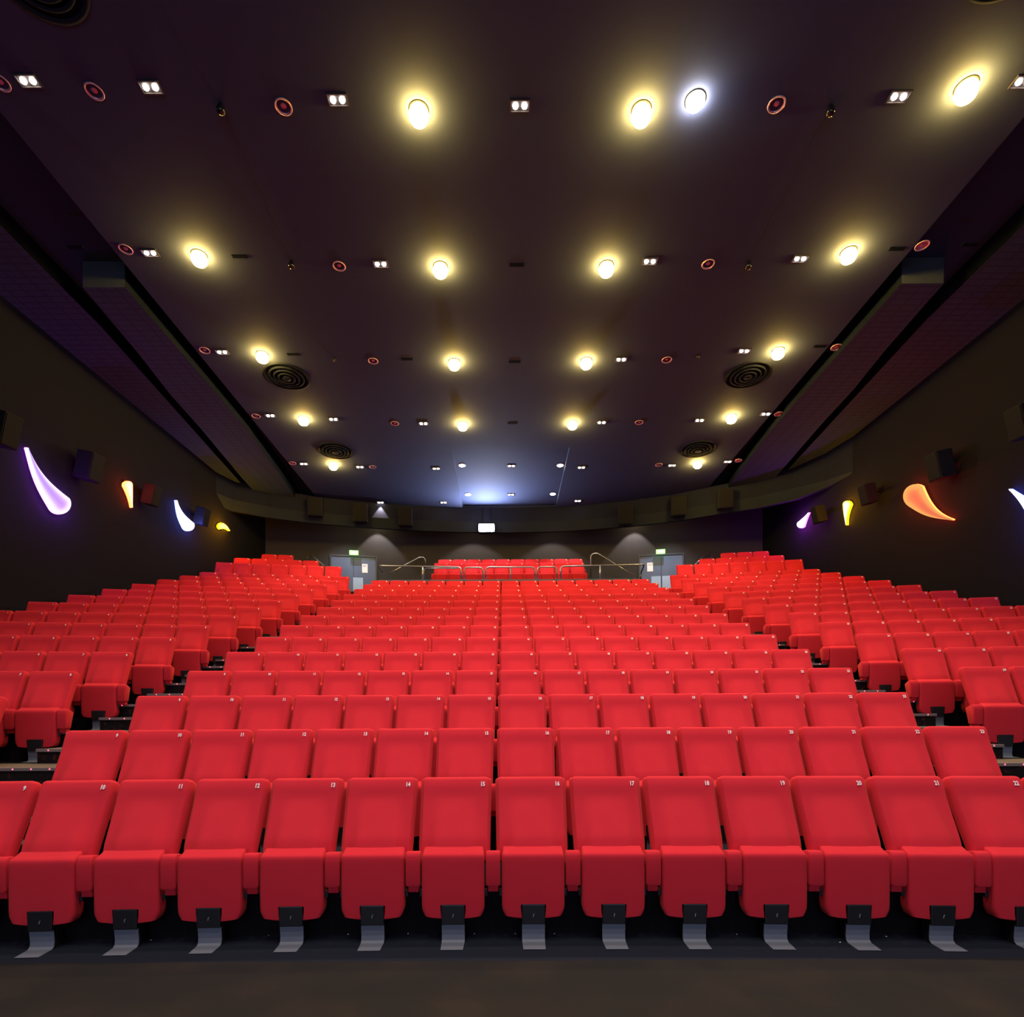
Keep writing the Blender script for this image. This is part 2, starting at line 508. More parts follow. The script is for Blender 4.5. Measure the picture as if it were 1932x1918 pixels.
# ------------------------------------------------------------------ seat meshes
PITCH = 0.55
LEAN = R(27.5)
def back_mesh(lod=0):
    """upholstered backrest, leaning back; origin on the floor under the seat front"""
    W, T = 0.528, 0.085
    nz = (20, 9)[lod]
    bm = bmesh.new()
    L = 0.625
    base = Vector((0, 0.171, 0.50))            # rear lower edge line
    up = Vector((0, math.sin(LEAN), math.cos(LEAN)))
    fw = Vector((0, -math.cos(LEAN), math.sin(LEAN)))
    r = 0.035
    # ring layout: front line of many points, then the back line
    nf = (17, 7)[lod]
    us = [L * k / nz for k in range(nz - 2)] + [L - r * (1 - math.sin(a * PI / 2 / 4)) for a in range(0, 5)]
    us = sorted(set(u for u in us if u <= L))
    rings = []
    for u in us:
        s = u - (L - r)
        sh = r - math.sqrt(max(r * r - max(s, 0) ** 2, 0.0)) if s > 0 else 0.0
        hw = W / 2 - sh - 0.012 * (1 - u / L)
        th = T - 0.035 * max(0, 1 - u / 0.14)
        ring = []
        for k in range(nf):
            t = -1 + 2 * k / (nf - 1)
            t = math.copysign(abs(t) ** 0.75, t)
            x = hw * t
            # lumbar pad in the lower middle that fades out upwards, wings at the sides
            q_ = min(1, max(0, u / 0.46))
            lum = 0.074 / (1 + math.exp((abs(x) - 0.170 + 0.03 * q_) / 0.011)) * (1 - q_) ** 1.1
            wing = 0.010 * max(0, (abs(x) - 0.15) / 0.11) ** 2 + 0.010 * math.exp(-((u - 0.57) / 0.07) ** 2)
            edge = max(0.0, abs(t) - (1 - r / hw)) / (r / hw)
            rd = r * (1 - math.sqrt(max(0, 1 - edge * edge)))
            y = th + lum + wing - rd - sh * 0.9
            ring.append(bm.verts.new(base + Vector((x, 0, 0)) + up * u + fw * y))
        for k in range(5):
            t = 1 - 2 * k / 4
            ring.append(bm.verts.new(base + Vector((hw * t * 0.985, 0, 0)) + up * u + fw * (0.0 + sh * 0.6 + (0.012 if abs(t) == 1 else 0))))
        rings.append(ring)
    n = len(rings[0])
    for a, b in zip(rings, rings[1:]):
        for k in range(n):
            bm.faces.new((a[k], a[(k + 1) % n], b[(k + 1) % n], b[k]))
    bm.faces.new(rings[0]); bm.faces.new(rings[-1])
    return bm

def pad_mesh(lod=0):
    """folded seat pad seen from its underside, with a notch for the pedestal"""
    bm = bmesh.new()
    H0, H1 = 0.156, 0.612
    hw0 = 0.2135
    nw = 0.086
    if lod == 0:
        tx = [-1, -0.985, -0.95, -0.88, -0.75, -0.6, -nw / hw0, -0.2, 0, 0.2, nw / hw0, 0.6, 0.75, 0.88, 0.95, 0.985, 1]
        tz = [0, 0.015, 0.04, 0.08, 0.14, 0.225, 0.32, 0.45, 0.6, 0.75, 0.86, 0.92, 0.955, 0.98, 1]
    else:
        tx = [-1, -0.95, -nw / hw0, 0, nw / hw0, 0.95, 1]
        tz = [0, 0.06, 0.225, 0.6, 0.9, 1]
    r = 0.022
    def pos(t, q):
        z_ = H0 + (H1 - H0) * q
        hw = hw0 * (1.0 + 0.012 * math.sin(PI * q))
        if q > 0.93: hw -= 0.010 * ((q - 0.93) / 0.07) ** 2
        if q < 0.16: hw -= 0.020 * (1 - q / 0.16) ** 1.4
        x = hw * t
        z_ += 0.024 * abs(t) ** 1.3 * max(0.0, 1 - q / 0.2)      # V shaped lower edge
        d = min(hw * (1 - abs(t)), 1)
        rt = 0.036
        dz_top = (H1 - z_)
        y = 0.0
        if d < r: y += r - math.sqrt(max(0, r * r - (r - d) ** 2))
        if dz_top < rt: y += rt - math.sqrt(max(0, rt * rt - (rt - dz_top) ** 2))
        if z_ - H0 < 0.012: y += 0.008 * (1 - (z_ - H0) / 0.012)
        y -= 0.008 * math.sin(PI * min(1, q * 1.05)) * (1 - t * t)
        return x, y, z_
    F, B = {}, {}
    for i, t in enumerate(tx):
        for j, q in enumerate(tz):
            x, y, z_ = pos(t, q)
            F[i, j] = bm.verts.new((x, y, z_))
            zb = z_ + (0.022 if q > 0.97 else 0)
            B[i, j] = bm.verts.new((x * 0.99, 0.098, zb))
    I, J = len(tx) - 1, len(tz) - 1
    inotch = [i for i in range(I) if tx[i] >= -nw / hw0 - 1e-6 and tx[i + 1] <= nw / hw0 + 1e-6]
    jn = [j for j in range(J) if tz[j + 1] <= 0.2251]
    dead = {(i, j) for i in inotch for j in jn}
    cells = [(i, j) for i in range(I) for j in range(J) if (i, j) not in dead]
    cs = set(cells)
    for i, j in cells:
        bm.faces.new((F[i, j], F[i + 1, j], F[i + 1, j + 1], F[i, j + 1]))
        bm.faces.new((B[i, j], B[i, j + 1], B[i + 1, j + 1], B[i + 1, j]))
        for di, dj, e in ((-1, 0, ((i, j), (i, j + 1))), (1, 0, ((i + 1, j + 1), (i + 1, j))), (0, -1, ((i + 1, j), (i, j))), (0, 1, ((i, j + 1), (i + 1, j + 1)))):
            if (i + di, j + dj) not in cs:
                p, q = e
                bm.faces.new((F[p], F[q], B[q], B[p]))
    loose = [v for v in bm.verts if not v.link_faces]
    bmesh.ops.delete(bm, geom=loose, context='VERTS')
    return bm

def arm_mesh(end=False):
    """padded arm block; profile in y-z, rounded, width 0.098"""
    bm = bmesh.new()
    hw = 0.049
    prof = [(0.004, 0.385), (0.0, 0.40), (0.0, 0.55), (0.004, 0.585), (0.014, 0.606), (0.034, 0.618), (0.08, 0.610), (0.165, 0.575), (0.105, 0.385)]
    xs_ = [-hw, -hw + 0.003, -hw + 0.012, hw - 0.012, hw - 0.003, hw]
    ins = [0.007, 0.002, 0, 0, 0.002, 0.007]
    cy, cz = 0.07, 0.49
    rings = []
    for x, s in zip(xs_, ins):
        ring = []
        for y, z_ in prof:
            v = Vector((y - cy, z_ - cz)); l = v.length
            v *= max(0, (l - s) / l)
            ring.append(bm.verts.new((x, cy + v.x, cz + v.y)))
        rings.append(ring)
    n = len(prof)
    for a, b in zip(rings, rings[1:]):
        for k in range(n):
            bm.faces.new((a[k], a[(k + 1) % n], b[(k + 1) % n], b[k]))
    bm.faces.new(rings[0]); bm.faces.new(rings[-1][::-1])
    # small hinge block underneath
    box(bm, -0.035, 0.035, 0.035, 0.11, 0.335, 0.392, 0.006)
    return bm

def cover_mesh():
    bm = bmesh.new()
    box(bm, -0.079, 0.079, -0.012, 0.03, 0.125, 0.262, 0.006)
    return bm
def post_mesh():
    bm = bmesh.new()
    box(bm, -0.07, 0.07, 0.045, 0.10, 0.0, 0.40, 0.004)
    box(bm, -0.235, 0.235, 0.05, 0.09, 0.30, 0.345, 0.004)
    return bm
def foot_mesh():
    """bent steel strip: upright, then a flange lying on the floor"""
    bm = bmesh.new()
    prof = [(0.002, 0.135), (0.012, 0.05), (0.008, 0.018), (-0.012, 0.006), (-0.13, 0.005)]
    hw = 0.078
    rows = []
    for k, (y, z_) in enumerate(prof):
        h = hw if k < 4 else hw - 0.004
        rows.append([bm.verts.new((-h, y, z_)), bm.verts.new((h, y, z_)), bm.verts.new((h, y + 0.008, z_ - 0.005 if k > 2 else z_)), bm.verts.new((-h, y + 0.008, z_ - 0.005 if k > 2 else z_))])
    for a, b in zip(rows, rows[1:]):
        for k in range(4):
            bm.faces.new((a[k], a[(k + 1) % 4], b[(k + 1) % 4], b[k]))
    bm.faces.new(rows[0]); bm.faces.new(rows[-1][::-1])
    return bm
def emblem_mesh():
    bm = bmesh.new()
    tube(bm, [(-0.002, -0.0135, 0.178), (0.0, -0.0135, 0.186), (0.001, -0.0135, 0.196)], 0.0028, 6)
    tube(bm, [(0.001, -0.0135, 0.196), (0.006, -0.0135, 0.199)], 0.0022, 6)
    return bm

ME_BACK = mesh_of('backrest', back_mesh(0), M_RED, True)
ME_PAD = mesh_of('seat_cushion', pad_mesh(0), M_RED, True)
ME_ARM = mesh_of('armrest', arm_mesh(), M_RED, True)
ME_COVER = mesh_of('pedestal_cover', cover_mesh(), M_BLACKPL)
ME_POST = mesh_of('pedestal', post_mesh(), M_POST)
ME_FOOT = mesh_of('foot_plate', foot_mesh(), M_LEG)
ME_EMB = mesh_of('emblem', emblem_mesh(), M_EMB)
def edge_smooth(me, deg=50):
    try:
        me.set_sharp_from_angle(angle=R(deg))
    except Exception:
        pass
for me in (ME_PAD, ME_ARM, ME_BACK):
    edge_smooth(me, 48)

NUM = {}
def number_mesh(n):
    if n in NUM: return NUM[n]
    cu = bpy.data.curves.new('digits', 'FONT')
    cu.body = str(n)
    cu.size = 0.046
    cu.align_x = 'RIGHT'
    cu.extrude = 0.0008
    cu.offset = 0.0015
    cu.resolution_u = 2
    tmp = bpy.data.objects.new('digits', cu)
    COL.objects.link(tmp)
    bpy.context.view_layer.update()
    me = bpy.data.meshes.new_from_object(tmp)
    bpy.data.objects.remove(tmp)
    for v in me.vertices:
        v.co.x *= 0.76
    me.materials.clear(); me.materials.append(M_WHITE)
    me.name = 'seat_number'
    NUM[n] = me
    return me
# the number lies on the front face near its top right corner
up = Vector((0, math.sin(LEAN), math.cos(LEAN))); fw = Vector((0, -math.cos(LEAN), math.sin(LEAN)))
NLOC = Vector((0.214, 0.171, 0.50)) + up * 0.540 + fw * (0.085 + 0.018)
NROT = (R(90) - LEAN, 0, 0)

ORD = ['', 'front', 'second', 'third', 'fourth', 'fifth', 'sixth', 'seventh', 'eighth', 'ninth', 'tenth', 'eleventh', 'twelfth', 'thirteenth', 'fourteenth', 'fifteenth', 'sixteenth', 'seventeenth', 'eighteenth']
# list of every seat in view: (block, row, number, x, y, z, rotation, first in row from the left)
SEATS = []
for n in range(1, 15):
    for k in range(15):
        x = -0.084 + (k - 7 + 0.5) * PITCH
        d = x - CX
        SEATS.append(('centre', n, 9 + k, x, 3.95 + GO * (n - 1) + bow(x), floor_n(n), -2 * d / 120.0, k == 0))
TH = R(10)
BACKOFF = 0.39
for n in range(3, 16):
    yt = 4.34 + GO * (n - 1) - 0.15              # depth of the top corner by the aisle
    for side, sgn, xa in (('left', -1, -(5.29 - 0.04 * (yt - 7.24))), ('right', 1, 5.65 - 0.04 * (yt - 7.24))):
        for k in range(8):
            dx = (k + 0.5) * PITCH
            # row line of the backrest tops, then step forward to the seat origin
            x = xa + sgn * dx * math.cos(TH)
            y = yt - dx * math.sin(TH)
            rz = -sgn * TH                      # seats turn to face the middle of the screen
            fx, fy = math.sin(rz) * BACKOFF, -math.cos(rz) * BACKOFF
            num = 8 - k if side == 'left' else 24 + k
            SEATS.append((side, n, num, x + fx, y + fy, floor_n(n), rz, (side == 'left' and k == 7) or (side == 'right' and k == 0)))
# upper tier
for n, (cnt, yt, z_, xl, xr) in enumerate(((7, 18.80, 5.15, -5.27, 5.60), (5, 19.8, 5.60, -6.33, 6.68), (3, 20.75, 6.05, -7.55, 7.78))):
    for side, sgn, xa in (('left', -1, xl), ('right', 1, xr)):
        c = cnt - (1 if (n == 2 and side == 'left') else 0)
        for k in range(c):
            dx = (k + 0.5) * PITCH
            x = xa + sgn * dx * math.cos(TH); y = yt - dx * math.sin(TH)
            rz = -sgn * TH
            fx, fy = math.sin(rz) * BACKOFF, -math.cos(rz) * BACKOFF
            SEATS.append(('upper ' + side, n + 1, k, x + fx, y + fy, z_, rz, (side == 'left' and k == c - 1) or (side == 'right' and k == 0)))
for n, (yt, z_, x0) in enumerate(((21.1, PLATZ - 0.02, -2.56), (21.95, 6.18, -2.50))):
    for k in range(10):
        SEATS.append(('upper centre', n + 1, k, x0 + (k + 0.5) * PITCH, yt - BACKOFF, z_, 0.0, k == 0))

# the seats that show smallest in the photograph are one mass: rows far back at the outer ends
# per row: the numbers the frame shows, and which of them show large enough to be seats of their own (None: all)
SHOWN = {
    ('centre', 1): ((9, 23), None),
    ('centre', 2): ((9, 23), None),
    ('centre', 3): ((9, 23), None),
    ('centre', 4): ((9, 23), None),
    ('centre', 5): ((9, 23), None),
    ('centre', 6): ((9, 23), None),
    ('centre', 7): ((9, 23), None),
    ('centre', 8): ((9, 23), None),
    ('centre', 9): ((9, 23), None),
    ('centre', 10): ((9, 23), None),
    ('centre', 11): ((9, 23), None),
    ('centre', 12): ((9, 23), []),
    ('centre', 13): ((9, 23), []),
    ('centre', 14): ((9, 23), []),
    ('left', 3): ((8, 8), None),
    ('left', 4): ((7, 8), None),
    ('left', 5): ((5, 8), None),
    ('left', 6): ((4, 8), None),
    ('left', 7): ((3, 8), None),
    ('left', 8): ((1, 8), None),
    ('left', 9): ((1, 8), None),
    ('left', 10): ((1, 8), None),
    ('left', 11): ((1, 8), None),
    ('left', 12): ((1, 8), None),
    ('left', 13): ((1, 8), [8]),
    ('left', 14): ((1, 8), [8]),
    ('left', 15): ((1, 8), [8]),
    ('right', 4): ((24, 25), None),
    ('right', 5): ((24, 26), None),
    ('right', 6): ((24, 28), None),
    ('right', 7): ((24, 29), None),
    ('right', 8): ((24, 31), None),
    ('right', 9): ((24, 31), None),
    ('right', 10): ((24, 31), None),
    ('right', 11): ((24, 31), None),
    ('right', 12): ((24, 31), None),
    ('right', 13): ((24, 31), [24]),
    ('right', 14): ((24, 31), [24]),
    ('right', 15): ((24, 31), [24]),
    ('upper centre', 1): ((0, 9), None),
    ('upper centre', 2): ((0, 9), []),
    ('upper left', 1): ((0, 6), None),
    ('upper left', 2): ((0, 4), []),
    ('upper left', 3): ((0, 1), []),
    ('upper right', 1): ((0, 6), None),
    ('upper right', 2): ((0, 4), []),
    ('upper right', 3): ((0, 2), []),
}
def in_view(s):
    r = SHOWN.get((s[0], s[1]))
    return r is not None and r[0][0] <= s[2] <= r[0][1]
def is_far(s):
    r = SHOWN[(s[0], s[1])][1]
    return r is not None and s[2] not in r

def pos_word(i, n):
    if n == 1: return 'single'
    if i == 0: return 'leftmost'
    if i == n - 1: return 'rightmost'
    return ORD[i + 1] + ' from the left'

def seat_label(blk, n, num):
    if blk == 'centre':
        return f'red folded cinema seat numbered {num} in the {ORD[n]} row of the centre block'
    if blk == 'upper centre':
        return f'red seat on the rear platform behind the chrome rails, {pos_word(num, 10)} of ten'
    if blk.startswith('upper'):
        return f'red seat in the upper {blk[6:]} stand, lowest row, {"beside the stair" if num == 0 else ORD[num + 1] + " from the stair"}'
    k = 8 - num if blk == 'left' else num - 24
    col = ['beside the aisle', 'second from the aisle', 'third from the aisle', 'fourth from the aisle', 'fifth from the aisle', 'sixth from the aisle', 'seventh from the aisle', 'next to the black wall'][k]
    return f'red seat {col}, {blk} side block, level with the {ORD[n]} centre row' if n < 15 else f'red seat {col}, {blk} side block, last row before the upper stand'

def make_seat(blk, n, num, x, y, z_, rz, first, ghost=None):
    t = thing('cinema_seat', seat_label(blk, n, num), 'seat', (x, y, z_), rz,
              {'centre': 'red cinema seats of the centre block', 'left': 'red cinema seats of the left side block', 'right': 'red cinema seats of the right side block'}.get(blk, 'red cinema seats of the upper tier'))
    b = obj('backrest', ME_BACK, t)
    nm = obj('seat_number', number_mesh(num + 11 if blk.startswith('upper') else num), b, NLOC, NROT)
    nm['label'] = 'white printed number'
    obj('seat_cushion', ME_PAD, t)
    obj('armrest', ME_ARM, t, (PITCH / 2, 0, 0))
    if first:
        obj('armrest', ME_ARM, t, (-PITCH / 2, 0, 0))
    p = obj('pedestal', ME_POST, t)
    c = obj('pedestal_cover', ME_COVER, p)
    c['label'] = 'black cover plate'
    if n <= 1 and blk == 'centre':
        obj('emblem', ME_EMB, c)['label'] = 'small grey emblem'
    f = obj('foot_plate', ME_FOOT, p)
    f['label'] = 'grey steel foot'
    return t

far = []
for s in SEATS:
    blk, n, num, x, y, z_, rz, first = s
    if not in_view(s): continue
    if is_far(s):
        far.append(s); continue
    make_seat(*s)

# the far seats as one mass
b0 = mesh_of('far_back', back_mesh(1), M_RED, True)
p0 = mesh_of('far_pad', pad_mesh(1), M_RED, True)
bm = bmesh.new()
dot = bmesh.new()
box(dot, -0.016, 0.016, -0.001, 0.001, -0.017, 0.017, mi=1)
dotme = bpy.data.meshes.new('far_dot'); dot.to_mesh(dotme); dot.free()
pst = bpy.data.meshes.new('far_post'); q = post_mesh(); [setattr(f, 'material_index', 2) for f in q.faces]; q.to_mesh(pst); q.free()
def add(me, M):
    k = len(bm.verts)
    bm.from_mesh(me)
    bm.verts.ensure_lookup_table()
    for v in bm.verts[k:]:
        v.co = M @ v.co
for blk, n, num, x, y, z_, rz, first in far:
    M = Matrix.Translation((x, y, z_)) @ Matrix.Rotation(rz, 4, 'Z')
    add(b0, M); add(p0, M); add(pst, M)
    add(ME_ARM, M @ Matrix.Translation((PITCH / 2, 0, 0)))
    if first: add(ME_ARM, M @ Matrix.Translation((-PITCH / 2, 0, 0)))
    add(dotme, M @ Matrix.Translation(NLOC + Vector((-0.02, 0, 0.015))) @ Matrix.Rotation(-LEAN, 4, 'X'))
me = mesh_of('far_cinema_seats', bm, [M_RED, M_WHITE, M_POST], True)
edge_smooth(me, 48)
tag(obj('far_cinema_seats', me), 'small distant red seats in the rearmost rows and the upper stand', 'seats', kind='stuff')

# ------------------------------------------------------------------ lights in the ceiling
def spot(parent, loc, power, col, angle, blend=0.6, radius=0.06, rot=(0, 0, 0)):
    l = bpy.data.lights.new('lamp_light', 'SPOT')
    l.energy = power; l.color = col
    l.spot_size = R(angle); l.spot_blend = blend; l.shadow_soft_size = radius
    o = bpy.data.objects.new('lamp_light', l)
    o.location = loc; o.rotation_euler = rot
    link(o, parent)
    return o

bm = bmesh.new(); lathe(bm, [(0.125, 0.002), (0.138, -0.001), (0.138, -0.006), (0.126, -0.010), (0.115, -0.010), (0.112, 0.002)], 28)
ME_WRING = mesh_of('trim_ring', bm, M_DARK, True)
bm = bmesh.new(); lathe(bm, [(0.112, -0.010), (0.132, -0.06), (0.128, -0.11), (0.10, -0.155), (0.055, -0.18), (0, -0.188)], 24)
ME_WLENS = mesh_of('lens', bm, E_WARM, True)
bm = bmesh.new(); lathe(bm, [(0.123, -0.010), (0.115, -0.055), (0.09, -0.085), (0.05, -0.10), (0, -0.105)], 24)
ME_SLENS = mesh_of('lens', bm, E_STAR, True)
bm = bmesh.new(); lathe(bm, [(0.10, -0.012), (0.09, -0.022), (0.05, -0.028), (0, -0.03)], 20)
ME_MLENS = mesh_of('lens', bm, E_WARMS, True)
bm = bmesh.new()
box(bm, -0.135, 0.135, -0.08, 0.08, -0.008, 0.005, 0.003)
box(bm, -0.135, 0.135, -0.08, -0.065, -0.022, -0.006); box(bm, -0.135, 0.135, 0.065, 0.08, -0.022, -0.006)
box(bm, -0.135, -0.12, -0.065, 0.065, -0.022, -0.006); box(bm, 0.12, 0.135, -0.065, 0.065, -0.022, -0.006)
ME_THOUS = mesh_of('housing', bm, mat('pale_lamp_housing', (0.035, 0.03, 0.03), 0.5))
bm = bmesh.new(); lathe(bm, [(0.038, -0.006), (0.034, -0.026), (0.018, -0.034), (0, -0.036)], 16)
ME_TLAMP = mesh_of('lamp', bm, E_TWIN, True)
bm = bmesh.new(); lathe(bm, [(0.10, 0.0), (0.115, -0.008), (0.112, -0.018), (0.098, -0.018), (0.092, 0.0)], 24)
ME_DRIM = mesh_of('rim', bm, M_RIM, True)
bm = bmesh.new(); lathe(bm, [(0.092, -0.004), (0.07, 0.02), (0.045, 0.008), (0.03, -0.008), (0.012, -0.012), (0, -0.013)], 20)
ME_DREF = mesh_of('reflector', bm, M_GLASSY, True)

ROWN = ['first', 'second', 'third', 'fourth', 'fifth', 'sixth', 'seventh']
TILT = math.atan(-CSL)
def fixture(name, label, cat, px, py, group, base_rot=0.0):
    p = on_ceiling(px, py)
    if BAY[0] < p.x < BAY[1] and BAY[2] < p.y < BAY[3]:
        p = on_ceiling(px, py, -0.12)
    t = thing(name, label, cat, p, 0.0, group)
    t.rotation_euler = (TILT, 0, base_rot)
    return t

WARM = [[(790, 208), (1210, 208), (1823, 163)], [(376, 481), (831, 503), (1144, 501), (1601, 475)],
        [(495, 668), (857, 682), (1106, 680), (1468, 661)], [(573, 789), (873, 799), (1080, 797), (1380, 785)], [(629, 875), (1316, 872)]]
for r, row in enumerate(WARM):
    for i, (px, py) in enumerate(row):
        t = fixture('ceiling_spotlight', f'warm yellow ceiling light, {pos_word(i, len(row))} among yellow ones, {ROWN[r]} light row', 'ceiling light', px, py, 'round warm ceiling lights')
        obj('trim_ring', ME_WRING, t); obj('lens', ME_WLENS, t)['label'] = 'glowing yellow lens'
        spot(t, (0, 0, -0.20), P_WARM * (1.25, 1.0, 0.8, 0.65, 0.55)[r], C_WARM, 90, 1.0, 0.05)
t = fixture('ceiling_spotlight', 'bright white star-like ceiling spotlight beside a yellow one, right of centre', 'ceiling light', 1312, 188, None)
obj('trim_ring', ME_WRING, t); obj('lens', ME_SLENS, t)['label'] = 'glaring white lens'
spot(t, (0, 0, -0.14), P_WARM * 1.2, (1, 0.95, 0.92), 110, 0.9, 0.06)
for i, (px, py) in enumerate([(872, 877), (1057, 877), (883, 932), (1043, 931)]):
    t = fixture('bay_downlight', f'small pale yellow downlight in the raised ceiling bay, {["front left", "front right", "rear left", "rear right"][i]} corner', 'ceiling light', px, py, 'small yellow downlights of the ceiling bay')
    obj('trim_ring', ME_DRIM, t); obj('lens', ME_MLENS, t)
    spot(t, (0, 0, -0.06), 45, C_WARM, 125, 0.7, 0.05)
TWIN = [[(53, 151), (284, 163), (637, 187), (981, 198), (1696, 181), (1931, 153)], [(283, 476), (718, 497), (1226, 492), (1510, 487)],
        [(419, 663), (1172, 677), (1404, 661)], [(510, 783), (629, 790), (799, 798), (1135, 796), (1320, 792), (1445, 780)],
        [(573, 874), (679, 880), (823, 883), (965, 878), (1097, 881), (1268, 877), (1373, 870)], [(718, 947), (837, 947), (964, 932), (1090, 944), (1214, 942)]]
for r, row in enumerate(TWIN):
    for i, (px, py) in enumerate(row):
        t = fixture('twin_downlight', f'white twin-lamp downlight, {pos_word(i, len(row))} of its kind, {ROWN[r]} light row', 'ceiling light', px, py, 'twin white downlights')
        obj('housing', ME_THOUS, t)
        obj('lamp', ME_TLAMP, t, (-0.06, 0, 0)); obj('lamp', ME_TLAMP, t, (0.06, 0, 0))
        spot(t, (0, 0, -0.06), P_TWIN * (2.4 if r == 5 else 1.0), C_TWIN, 72, 0.35, 0.015)
OFFL = [[(0, 154), (178, 171), (535, 200), (1465, 196)], [(237, 469), (640, 501), (1336, 497), (1740, 462)], [(386, 660), (704, 680), (1258, 678), (1578, 654)],
        [(483, 784), (745, 798), (1206, 796), (1469, 780)], [(552, 873), (703, 880), (1243, 876), (1393, 868)]]
for r, row in enumerate(OFFL):
    for i, (px, py) in enumerate(row):
        t = fixture('glass_downlight', f'unlit glass downlight, painted pink reflection, {pos_word(i, len(row))} of its kind, {ROWN[r]} light row', 'ceiling light', px, py, 'unlit glass downlights with painted reflection', random.uniform(-1, 1))
        obj('rim', ME_DRIM, t); obj('reflector', ME_DREF, t)

# round air diffusers
def ring_prof(r0, r1, z0, z1): return [(r0, z1), (r0, z0), ((r0 + r1) / 2, z0 - 0.006), (r1, z0), (r1, z1)]
ME_RINGS = []
for r0, r1, z0 in ((0.47, 0.53, -0.02), (0.36, 0.40, -0.035), (0.26, 0.30, -0.05), (0.16, 0.20, -0.06), (0.0, 0.10, -0.065)):
    bm = bmesh.new()
    lathe(bm, ring_prof(max(r0, 0.0005), r1, z0, -0.002), 40)
    ME_RINGS.append(mesh_of('ring', bm, mat('vent_metal_%d' % len(ME_RINGS), (0.012, 0.015, 0.024), 0.9, spec=0.05), True))
bm = bmesh.new(); lathe(bm, [(0, -0.004), (0.48, -0.004)], 32)
ME_VBACK = mesh_of('backing', bm, M_CDARK)
for lab, p in (('left of centre behind the third row of lights', on_ceiling(541, 710)), ('left of centre behind the fourth row of lights', on_ceiling(633, 850)),
               ('right of centre behind the third row of lights', on_ceiling(1411, 707)), ('right of centre behind the fourth row of lights', on_ceiling(1317, 847)),
               ('cut by the top frame edge at left', Vector((-5.12, 6.28, ceil_z(6.28)))), ('cut by the top frame edge at right', Vector((5.55, 6.12, ceil_z(6.12))))):
    t = thing('air_diffuser', 'large round ceiling vent, ' + lab, 'vent', p, 0, 'round ceiling air diffusers')
    t.rotation_euler = (TILT, 0, 0)
    obj('backing', ME_VBACK, t)
    for m in ME_RINGS: obj('ring', m, t)
# slot vents
bm = bmesh.new()
box(bm, -0.13, 0.13, -0.035, 0.035, -0.012, 0.004, 0.003)
ME_SLOT = mesh_of('slot_vent', bm, M_CDARK)
SLOTS = [(143, 466), (452, 483), (975, 499), (1692, 469), (1830, 461), (553, 668), (768, 677), (971, 682), (1547, 653), (967, 798)]
WHERE = ['far left of the second light row', 'beside the leftmost yellow light of the second row', 'mid ceiling in the second light row', 'right of the rightmost yellow light, second row',
         'far right of the second light row', 'beside the leftmost yellow light of the third row', 'left of centre in the third light row', 'mid ceiling in the third light row', 'right end of the third light row', 'mid ceiling in the fourth light row']
for (px, py), wl in zip(SLOTS, WHERE):
    o = obj('slot_vent', ME_SLOT, None, on_ceiling(px, py), (TILT, 0, 0))
    tag(o, 'small black slot vent in the ceiling, ' + wl, 'vent', 'black slot vents')
# hanging black sensors with a thin cable between
bm = bmesh.new()
lathe(bm, [(0.0, 0.02), (0.03, 0.02), (0.03, -0.03), (0.055, -0.05), (0.06, -0.09), (0.04, -0.125), (0, -0.135)], 16)
ME_SENS = mesh_of('dome', bm, mat('glossy_black_dome', (0.01, 0.01, 0.012), 0.12), True)
CABS = (((417, 197), (550, 493), 'left'), ((1567, 200), (1412, 494), 'right'))
for a, b, side in CABS:
    for (px, py), wh in ((a, 'first'), (b, 'second')):
        p = on_ceiling(px, py)
        o = obj('ceiling_camera', ME_SENS, None, p, (TILT, 0, 0))
        tag(o, f'small glossy black dome under the ceiling, {side} side, {wh} light row', 'camera', 'black ceiling domes')
    pa, pb = on_ceiling(*a, drop=0.02), on_ceiling(*b, drop=0.02)
    bm = bmesh.new()
    n = 14
    tube(bm, [pa.lerp(pb, k / n) + Vector((0.02 * math.sin(k * 1.9), 0, -0.004 * (k % 2))) for k in range(n + 1)], 0.0035, 6)
    tag(obj('ceiling_cable', mesh_of('ceiling_cable', bm, mat('dark_red_cable_' + side, (0.02, 0.006, 0.007), 0.9, spec=0.1))), f'thin dark red cable along the ceiling on the {side} side', 'cable')
for (px, py), wh in (((631, 674), 'left'), ((1317, 669), 'right')):
    o = obj('smoke_detector', ME_SENS, None, on_ceiling(px, py), (TILT, 0, 0)); o.scale = (0.6, 0.6, 0.6)
    tag(o, f'tiny dark detector on the ceiling in the third light row, {wh} of centre', 'detector', 'tiny ceiling detectors')

# hidden downlights that wash the rear wall
for x, pw, off in ((-4.95, 220, 0.45), (-1.2, 170, 1.0), (1.9, 170, 1.0), (5.15, 220, 0.45)):
    y = rear_y(x) - off
    t = thing('hidden_rear_light', f'downlight washing the rear wall, {"left" if x < -3 else "centre left" if x < 0 else "centre right" if x < 3 else "right"} pool of light', 'ceiling light', (x, y, ceil_z(y)), 0, 'rear wall downlights')
    obj('trim_ring', ME_DRIM, t); obj('lens', ME_MLENS, t)
    spot(t, (0, 0, -0.06), pw, C_TWIN, 80 if off < 0.6 else 100, 0.25, 0.03)

for x, lab in ((-6.05, 'left'), (6.35, 'right')):  # added lamps out of sight, put in to brighten the doors
    y = 21.75
    t = thing('hidden_rear_light', f'added unseen light over the landing of the {lab} double door', 'ceiling light', (x, y, ceil_z(y)), 0, 'added landing lights')
    obj('trim_ring', ME_DRIM, t); obj('lens', ME_MLENS, t)
    spot(t, (0, 0, -0.06), 330, (0.86, 0.92, 1.0), 96, 0.8, 0.03)

